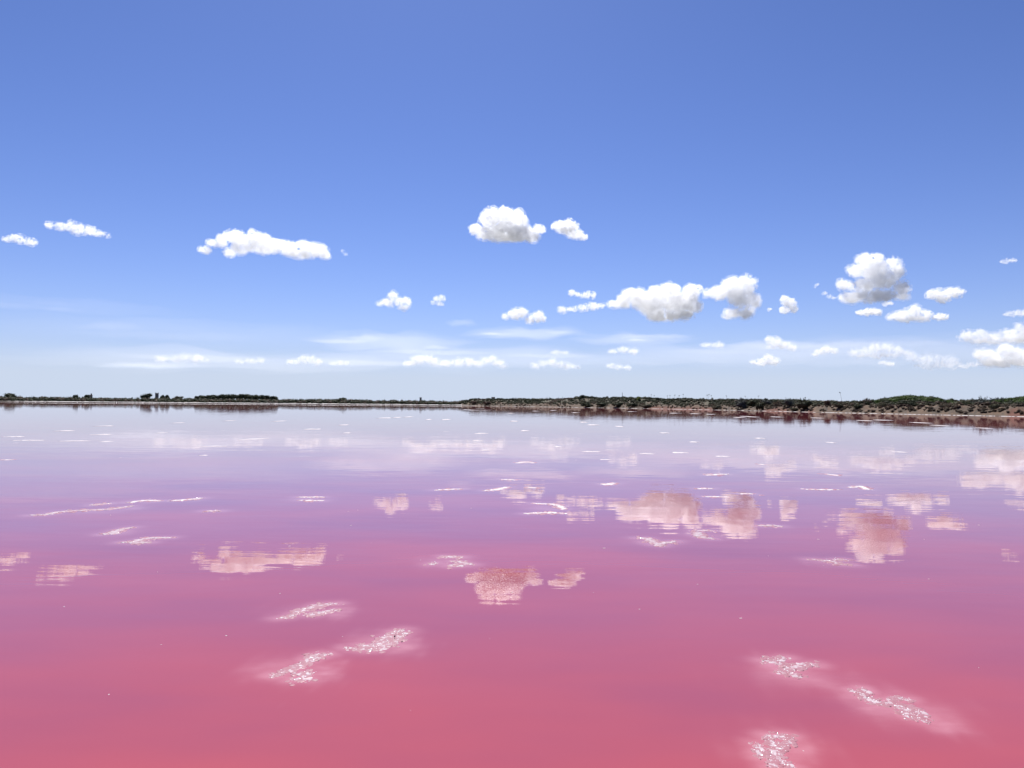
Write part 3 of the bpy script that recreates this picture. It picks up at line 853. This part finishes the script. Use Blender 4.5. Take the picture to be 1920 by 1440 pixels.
for k, (x, d, h, lab) in enumerate([(963, 40, 1.6, 'left post of the close pair on the skyline of the low right shore'), (967.5, 40, 1.8, 'right post of the close pair on the skyline of the low right shore'),
                     (1026, 45, 1.7, 'left post of the second pair on the right shore skyline'), (1030, 45, 1.7, 'right post of the second pair on the right shore skyline'),
                     (1047, 45, 2.0, 'lone post between the second pair and the highest dune'), (1055, 46, 1.5, 'short post just left of the highest dune'),
                     (1167, 68, 2.6, 'tall lone post on the skyline of the dark dune')]):
    make_post(lab, place(x, d), h + .6, .13, 'posts on the right shore skyline')

def make_stalk(label, loc, h, lean, rng, head=.35):
    o = empty_at('flower_stalk', loc)
    link_mesh('stem', *tube([(0, 0, -.1), (lean * .3, 0, h * .5), (lean, 0, h)], .05, .03, 5), M_BROWN, o)
    parts = []
    for k in range(7):
        a = rng.uniform(0, 6.28); q = rng.uniform(.3, 1) * head
        t = np.array([lean + q * math.cos(a), q * math.sin(a), h + rng.uniform(.0, .35)])
        parts.append(tube([(lean * .97, 0, h * .95), t], .025, .015, 3))
        parts.append(leaf_tris(rng, t + rng.normal(0, .07, (9, 3)), .14))
    link_mesh('flower_head', *join(parts), M_OLIVE, o)
    tag(o, label, 'flower stalk', 'dry flower stalks on the skyline')
STALKS = [(1221, 70, 741), (1227, 72, 742.5), (1252, 74, 743), (1256, 74, 742.5), (1265, 75, 742), (1274, 75, 743), (1281, 76, 740.5), (1326, 90, 742), (1329, 90, 741), (1334, 92, 743), (1362, 100, 743.5), (1398, 110, 744.5), (1422, 112, 744), (1510, 120, 747)]
ORD = ('first', 'second', 'third', 'fourth', 'fifth', 'sixth', 'seventh', 'eighth', 'ninth', 'tenth', 'eleventh', 'twelfth', 'thirteenth', 'fourteenth')
for (x, d, y), nth in zip(STALKS, ORD):
    p = place(x, d); r = float(shore_r(x)) + d
    h = (float(horizon_y(x)) - y) / F * r + CAM_H - p.z
    make_stalk(nth + ' thin dry flower stalk from the left on the right shore skyline', p, max(h, 1.0), VR.uniform(-.15, .15), VR)
p = place(1579, 100); r = float(shore_r(1579)) + 100
make_stalk('tall lone flower stalk leaning left above the flat skyline at right', p, (float(horizon_y(1577)) - 738.5) / F * r + CAM_H - p.z, -.75, VR, .3)
# ------------------------------------------------------------------ clouds
CLOUD_ALT = 1050.0
TEXS = {}
def cloud_tex(size, depth=3):
    key = (round(size, 1), depth)
    if key not in TEXS:
        t = bpy.data.textures.new('billow', 'CLOUDS')
        t.noise_scale = size; t.noise_depth = depth; t.noise_basis = 'BLENDER_ORIGINAL'
        TEXS[key] = t
    return TEXS[key]

def volume_mat(name, density, g=0.5, noise=None, span=(0.38, 0.60), floor=0.03):
    m = bpy.data.materials.new(name); m.use_nodes = True
    nt = m.node_tree; nt.nodes.clear()
    out = nt.nodes.new('ShaderNodeOutputMaterial')
    pv = nt.nodes.new('ShaderNodeVolumeScatter')
    pv.inputs['Color'].default_value = (1, 1, 1, 1)
    pv.inputs['Density'].default_value = density
    pv.inputs['Anisotropy'].default_value = g
    if noise:
        tc = nt.nodes.new('ShaderNodeTexCoord')
        nz = nt.nodes.new('ShaderNodeTexNoise')
        nz.inputs['Scale'].default_value = 1.0 / noise
        nz.inputs['Detail'].default_value = 3.0
        nz.inputs['Roughness'].default_value = 0.6
        mr = nt.nodes.new('ShaderNodeMapRange')
        mr.inputs['From Min'].default_value = span[0]
        mr.inputs['From Max'].default_value = span[1]
        mr.inputs['To Min'].default_value = density * floor
        mr.inputs['To Max'].default_value = density
        nt.links.new(tc.outputs['Object'], nz.inputs['Vector'])
        nt.links.new(nz.outputs[0], mr.inputs['Value'])
        nt.links.new(mr.outputs[0], pv.inputs['Density'])
    nt.links.new(pv.outputs[0], out.inputs['Volume'])
    return m

def make_cloud(name, label, lobes, tau, rnd, alt=None, flat=0.6, rough=1.0, noise=False, group=None, depth=0.8):
    """lobes: (x, y, rx, ry) traced in photo pixels; set at the distance where the cloud's base
    reaches the condensation level, with a real depth of its own"""
    xs = np.array(lobes, float)
    x0, y0 = (xs[:, 0] - xs[:, 2]).min(), (xs[:, 1] - xs[:, 3]).min()
    x1, y1 = (xs[:, 0] + xs[:, 2]).max(), (xs[:, 1] + xs[:, 3]).max()
    dbase = pix_dir((x0 + x1) / 2, y1)
    el = math.asin(dbase.z)
    dist = (alt or CLOUD_ALT) / math.tan(el)                  # horizontal distance of the base
    az = math.atan2(dbase.x, dbase.y)
    s = dist / math.cos(el) / (F * 1.0)                       # metres per photo pixel there
    fwd = Vector((math.sin(az), math.cos(az), 0)); rgt = Vector((math.cos(az), -math.sin(az), 0))
    base = Vector((dist * fwd.x, dist * fwd.y, alt or CLOUD_ALT))
    VV, FF, n = [], [], 0
    def add(c, r, sph):
        nonlocal n
        v, f = sph
        VV.append(v * np.array(r) + np.array(c)); FF.append(f + n); n += len(v)
    big = max(x1 - x0, y1 - y0)
    rot = Matrix.Rotation(-az, 3, 'Z')
    hgt = (y1 - y0) * s
    for (px, py, rx, ry) in lobes:
        d = pix_dir(px, py)
        p = d * (dist / math.hypot(d.x, d.y))                 # on the vertical sheet through the base
        lx = p.dot(rgt); lz = p.z - base.z
        a, c = rx * s, ry * s
        b = min((a + c) * 0.5 * depth + 0.12 * hgt, 2.2 * min(a, c))
        ly = rnd.uniform(-0.5, 0.5) * min(b, hgt * 0.5)
        add((lx, ly, lz), (a * 0.9, b, c * 0.9), ICO2)
        m = int(10 + 10 * rough)
        for k in range(m):                                    # cauliflower heads over each lobe
            t = rnd.uniform(0, 2 * math.pi); u = rnd.uniform(-0.45, 1.0)
            q = math.sqrt(1 - u * u)
            rr = rnd.uniform(0.18, 0.44) * min(a, c) * (1.0 if u > -0.1 else 0.7)
            cx, cy, cz = lx + a * 0.74 * q * math.cos(t), ly + b * 0.74 * q * math.sin(t), lz + c * 0.74 * u
            add((cx, cy, cz), (rr * 1.1, rr, rr), ICO1)
    V = np.concatenate(VV); Fc = np.concatenate(FF)
    me = np_mesh(name, V, Fc)
    tmp = bpy.data.objects.new('tmp', me); COL.objects.link(tmp)
    ext = V.max(0) - V.min(0)
    vox = max(s * 0.75, float(ext.max()) / 190.0)
    r = tmp.modifiers.new('r', 'REMESH'); r.mode = 'VOXEL'; r.voxel_size = vox
    for size, amp in ((14.0, 9.0), (6.0, 5.0), (2.4, 2.6)):
        dm = tmp.modifiers.new('d', 'DISPLACE')
        dm.texture = cloud_tex(size * s * (0.6 + 0.4 * min(1, big / 90.0)), 2); dm.texture_coords = 'LOCAL'
        dm.strength = amp * s * rough * (0.35 + 0.65 * min(1, big / 90.0)); dm.mid_level = 0.5
    bpy.context.view_layer.update()
    dg = bpy.context.evaluated_depsgraph_get()
    fin = bpy.data.meshes.new_from_object(tmp.evaluated_get(dg))
    bpy.data.objects.remove(tmp); bpy.data.meshes.remove(me)
    fin.name = name
    thick = 0.5 * (hgt + 0.6 * min(x1 - x0, y1 - y0) * s)
    fin.materials.clear()
    fin.materials.append(volume_mat(name + '_vapour', 0.85 * tau / thick, 0.5, (5.0 * s + hgt * 0.10) if noise else None))
    o = bpy.data.objects.new(name, fin); COL.objects.link(o)
    o.matrix_world = Matrix.Translation(base) @ rot.to_4x4()
    tag(o, label, 'cloud', group)
    if big > 24:                                              # torn vapour round the dense body
        co = np.empty(len(fin.vertices) * 3, np.float32); fin.vertices.foreach_get('co', co); co = co.reshape(-1, 3)
        no = np.empty(len(fin.vertices) * 3, np.float32); fin.vertices.foreach_get('normal', no); no = no.reshape(-1, 3)
        fr = fin.copy(); fr.name = 'vapour_fringe'
        k = co / (9.0 * s)
        wob = np.sin(k[:, 0] * 1.3 + k[:, 2] * 2.1) * np.sin(k[:, 1] * 1.7 - k[:, 2] * 1.1 + 1.0)
        out = s * (0.5 + 3.0 * min(1, big / 80.0) * (0.75 + 0.6 * wob))
        fr.vertices.foreach_set('co', (co + no * out[:, None]).astype(np.float32).ravel())
        fr.materials.clear()
        fr.materials.append(volume_mat('torn_vapour', 1.05 * tau / thick, 0.5, 3.6 * s, (0.50, 0.64), 0.0))
        f = bpy.data.objects.new('vapour_fringe', fr); COL.objects.link(f); f.parent = o
    return o

SC.cycles.volume_bounces = 24
SC.cycles.max_bounces = 28
SC.cycles.sample_clamp_indirect = 1.8
SC.cycles.volume_step_rate = 0.2
SC.cycles.denoising_input_passes = 'RGB_ALBEDO_NORMAL'
SC.cycles.sampling_pattern = 'TABULATED_SOBOL'
CR = random.Random(3)
CLOUDS = [  # label, optical thickness, lobes
 ('small wispy cloud at the far left edge of the sky', 2.2, [(15,449,9,4),(30,447,12,6),(45,451,10,4),(57,455,10,4)]),
 ('thin slanting cloud at upper left with a tail on its left', 2.8, [(93,422,7,3.5),(104,423,8,3),(117,425,12,6),(130,424,10,7),(146,430,16,8),(165,433,14,6),(185,437,12,4),(199,440,6,2.5)]),
 ('long ragged bright cloud left of centre', 5.5, [(385,468,11,6),(400,455,12,5),(415,450,11,13),(428,442,11,8),(445,447,20,12),(430,472,12,8),(450,465,18,11),(472,437,7,7),(490,450,20,12),(515,460,26,12),(545,465,26,13),(572,463,22,13),(595,470,20,12),(608,477,12,8),(565,476,30,8),(500,464,30,10),(470,453,22,13),(462,462,20,10)]),
 ('tiny faint wisp right of the long ragged cloud', 0.6, [(643,471,5,4),(648,477,5,4)]),
 ('dome shaped cumulus with grey heart, highest cloud in the sky', 9, [(923,411,24,22),(947,407,24,20),(970,414,20,22),(950,428,44,22),(893,431,14,9),(910,436,22,12),(975,438,30,15),(998,446,16,9),(1010,432,12,8),(950,442,44,10)]),
 ('small white cloud just right of the dome shaped cumulus', 5.5, [(1052,424,14,10),(1066,429,18,14),(1079,438,17,9),(1094,443,10,4),(1041,423,7,5)]),
 ('small lumpy cloud alone left of centre above the horizon haze', 4.5, [(713,569,8,4),(727,566,12,9),(737,557,9,9),(748,566,11,9),(760,567,12,11),(757,576,12,5)]),
 ('faint ragged little cloud right of the small lumpy one', 1.6, [(820,560,8,6),(829,559,7,6),(824,570,9,4),(812,567,6,4)]),
 ('arched white cloud at centre below the dome shaped cumulus', 4, [(966,589,14,11),(978,587,12,9),(1009,593,13,10),(993,600,9,7),(950,593,9,4),(1018,597,6,6)]),
 ('ragged pair of small puffs left of the largest cloud', 2.2, [(1073,549,7,6),(1082,552,7,5),(1091,554,6,3),(1100,553,9,6),(1112,553,6,5)]),
 ('thin strand of cloud leading into the left end of the largest cloud', 2.2, [(1054,581,8,4),(1073,579,12,4),(1095,577,12,5),(1112,575,10,5),(1128,572,8,4)]),
 ('largest cumulus cloud, broad and lumpy, right of centre', 9, [(1152,571,11,8),(1170,565,15,13),(1183,555,16,15),(1200,561,22,20),(1222,570,28,22),(1234,549,22,15),(1257,546,22,15),(1262,565,32,24),(1235,588,28,15),(1262,587,22,13),(1290,568,22,25),(1298,545,17,13),(1310,540,8,6),(1308,575,9,11),(1285,590,16,10)]),
 ('mushroom shaped cumulus right of the largest cloud', 8, [(1330,549,10,7),(1347,550,19,13),(1375,538,26,21),(1398,537,20,18),(1388,558,24,20),(1412,564,15,15),(1400,577,18,13),(1376,586,20,10),(1364,591,12,6),(1398,589,13,8)]),
 ('small upright puff right of the mushroom shaped cumulus', 4.5, [(1471,562,8,9),(1482,570,12,10),(1472,580,12,7),(1488,579,7,8)]),
 ('tiny puff left of the small upright one', 1.5, [(1443,580,6,3.5)]),
 ('tiny faint puff high up left of the tall cumulus', 1.2, [(1529,536,4,3),(1533,533,4,3)]),
 ('tiny string of wisps left of the tall cumulus', 1.0, [(1546,550,5,3),(1556,555,5,3),(1562,558,5,3)]),
 ('tall two storeyed cumulus with shaded underside on the right', 9, [(1640,484,15,10),(1622,491,16,13),(1605,508,16,12),(1640,505,26,20),(1672,496,16,12),(1683,511,11,13),(1655,525,28,18),(1688,541,15,14),(1622,535,22,13),(1588,536,15,8),(1577,532,7,5),(1598,557,26,10),(1640,556,40,11),(1692,554,12,6)]),
 ('notched small cloud right of the tall cumulus', 4, [(1752,551,12,9),(1768,556,15,10),(1785,549,15,8),(1800,546,9,5),(1743,554,6,5)]),
 ('flat small cloud just below the tall cumulus', 3.2, [(1614,586,10,4),(1630,585,14,5.5),(1645,585,8,4)]),
 ('tiny puff under the right foot of the tall cumulus', 2.5, [(1661,569,7,4),(1669,569,6,4)]),
 ('peaked white cloud below and right of the tall cumulus', 4.2, [(1715,583,10,11),(1695,590,19,8),(1728,590,18,10),(1705,597,30,5),(1675,594,11,5)]),
 ('tiny puff at the right end of the peaked cloud', 3, [(1766,594,11,6),(1754,595,7,3.5)]),
 ('wedge shaped cloud with a peak at its left, low on the right', 4, [(1445,637,9,8),(1456,642,13,9),(1470,647,14,7),(1485,652,10,4),(1447,650,9,4)]),
 ('small flat bottomed cloud under the wedge shaped one', 3.2, [(1440,672,10,6),(1430,677,12,5),(1450,678,12,5),(1413,679,7,3),(1428,681,16,3)]),
 ('small soft cloud right of the wedge shaped one', 2.6, [(1535,660,10,5),(1550,656,11,6),(1562,658,9,4),(1528,665,7,3)]),
 ('broad low cloud bank with a humped middle on the right', 2.6, [(1605,662,14,6),(1625,659,14,7),(1642,653,14,9),(1662,653,14,8),(1680,657,14,6),(1700,662,12,5),(1650,665,42,5)]),
 ('pale low cloud bank merging rightward from the humped one', 1.6, [(1712,670,14,6),(1735,674,20,9),(1755,673,14,8),(1780,678,16,10),(1790,685,12,7),(1745,685,30,6),(1765,682,24,7)]),
 ('tiny pale puff under the humped cloud bank', 1.4, [(1655,680,9,3),(1668,682,9,4)]),
 ('cloud bank cut by the right edge, upper one of two', 3.2, [(1812,631,14,9),(1835,630,16,10),(1855,634,18,9),(1875,633,16,8),(1895,630,18,12),(1915,625,16,14),(1937,622,22,14),(1910,612,8,5),(1860,637,40,6),(1910,634,30,8)]),
 ('cumulus cut by the right edge, lower one of two with shaded base', 5, [(1840,665,12,8),(1858,670,18,12),(1885,657,14,11),(1900,665,18,13),(1875,677,32,9),(1915,672,26,14),(1940,668,24,16)]),
 ('low wisp leading into the left of the lower edge cumulus', 1.4, [(1808,686,10,3),(1824,683,10,4)]),
 ('faint smear of cloud high at the right edge', 0.7, [(1885,489,9,3),(1897,488,8,3)]),
 ('faint flat cloud at the right edge above the cloud banks', 0.9, [(1892,588,10,4),(1910,587,14,5)]),
 ('long row of low white heaps near the horizon at centre', 2.6, [(768,681,14,5),(785,674,16,9),(800,673,14,8),(815,678,12,7),(835,681,18,6),(858,680,14,7),(878,678,14,8),(895,681,14,6),(910,678,9,7),(922,674,10,7),(935,680,14,6),(945,686,9,3)]),
 ('short low heap cloud near the horizon right of the long row', 2.0, [(1003,686,9,4),(1020,682,11,6),(1035,680,11,7),(1050,684,12,6),(1068,687,14,4),(1080,688,8,3)]),
 ('small flat pale cloud above the horizon right of centre', 1.8, [(1150,659,10,4),(1170,656,14,5),(1188,659,12,4)]),
 ('faint flat puff above the short low heap cloud', 0.8, [(1042,660,12,4),(1058,661,10,3)]),
 ('thin low streak cloud under the small flat pale one', 1.4, [(1145,686,10,5),(1160,688,12,4),(1176,689,10,3)]),
 ('low soft cloud strip near the horizon on the left', 1.5, [(305,673,12,4),(330,673,16,4.5),(350,671,12,6),(370,673,14,6),(383,676,9,4)]),
 ('low round topped cloud near the horizon left of centre', 1.7, [(552,678,14,5),(570,674,13,7),(583,674,12,7),(594,678,12,5)]),
 ('small low puff right of the round topped one', 1.1, [(625,681,10,4),(638,680,10,5),(648,681,8,3)]),
 ('thin faint low cloud between the soft strip and the round topped cloud', 1.0, [(450,678,10,4),(470,677,14,4),(488,676,9,4)]),
 ('faint thin cloud left of the wedge shaped one', 0.9, [(1325,647,14,4),(1345,647,14,5)]),
]
for lab, tau, lobes in CLOUDS:
    if 'horizon' in lab or 'low' in lab.split(): tau *= .65
    make_cloud('cumulus_cloud', lab, lobes, tau, CR, noise=True, group='cumulus clouds in the sky')

# --- thin veils of cirrus: long flat lenses of ice haze far off
def veil_mesh(name, cx, cy, rx, ry, tau, alt, seed=0.0):
    d = pix_dir(cx, cy); el = math.asin(d.z); az = math.atan2(d.x, d.y)
    dist = alt / math.tan(el); s = dist / math.cos(el) / F
    v, f = ICO4
    a, c = rx * s, ry * s
    V = v * np.array([a * 1.15, 0, c * 1.25]); V[:, 1] = v[:, 1] ** 3 * max(a * .35, c * 3)   # thins out softly to its edges
    for i in range(len(V)):                                              # feathered outline
        q = fbm(v[i][0] * 2.6 + cx, v[i][2] * 1.2 + v[i][1], cy * .1 + seed, 4)
        V[i][2] = V[i][2] * (1 + 0.75 * q) + c * .45 * fbm(v[i][0] * 2 + cy, cx * .1, 1.0 + seed, 3)
        V[i][0] *= 1 + .18 * fbm(v[i][2] * 3, v[i][1] + cx, 2.0 + seed, 3)
    me = np_mesh(name, V, f)
    me.materials.append(volume_mat('ice_haze', tau / (2 * V[:, 1].max()), .5))
    o = bpy.data.objects.new(name, me); COL.objects.link(o)
    o.matrix_world = Matrix.Translation((dist * math.sin(az), dist * math.cos(az), alt)) @ Matrix.Rotation(-az, 4, 'Z')
    return o
ICO4 = ico(4)
VC = random.Random(9)
def make_veil(label, cx, cy, rx, ry, tau, alt=3500.0):
    o = veil_mesh('cirrus_veil', cx, cy, rx, ry, tau * .6, alt)
    tag(o, label, 'cirrus', 'thin cirrus veils above the horizon')
    for k in range(3 if rx > 60 else 0):                                 # fibres of denser ice haze in the veil
        q = veil_mesh('fibre', cx + VC.uniform(-.7, .7) * rx, cy + VC.uniform(-.8, .8) * ry, rx * VC.uniform(.15, .42), ry * VC.uniform(.18, .40), tau * VC.uniform(.25, .6), alt + 120 * (k + 1), k * 1.7)
        bpy.context.view_layer.update()
        mw = q.matrix_world.copy(); q.parent = o; q.matrix_parent_inverse = o.matrix_world.inverted(); q.matrix_world = mw
for lab, cx, cy, rx, ry, tau in [
  ('thin veil of cirrus low at the left edge of the sky', 110, 572, 190, 12, .045),
  ('wide faint cirrus veil above the low clouds on the left', 350, 622, 300, 22, .06),
  ('pinkish cirrus veil left of centre above the long cloud row', 735, 642, 150, 16, .25),
  ('pinkish cirrus streak at centre below the arched cloud', 985, 625, 110, 11, .28),
  ('cirrus streak right of centre below the largest cloud', 1185, 636, 110, 10, .22),
  ('broad low cirrus veil behind the wedge shaped cloud', 1380, 662, 260, 20, .22),
  ('broad low cirrus veil behind the low clouds at centre', 900, 672, 330, 18, .22),
  ('broad low cirrus veil behind the low clouds on the left', 420, 676, 330, 20, .20),
  ('low cirrus veil behind the cloud banks at the right edge', 1740, 660, 260, 26, .18),
  ('small pink cirrus smear above the veil left of centre', 865, 605, 28, 6, .12)]:
    make_veil(lab, cx, cy, rx, ry, tau * 2.6)
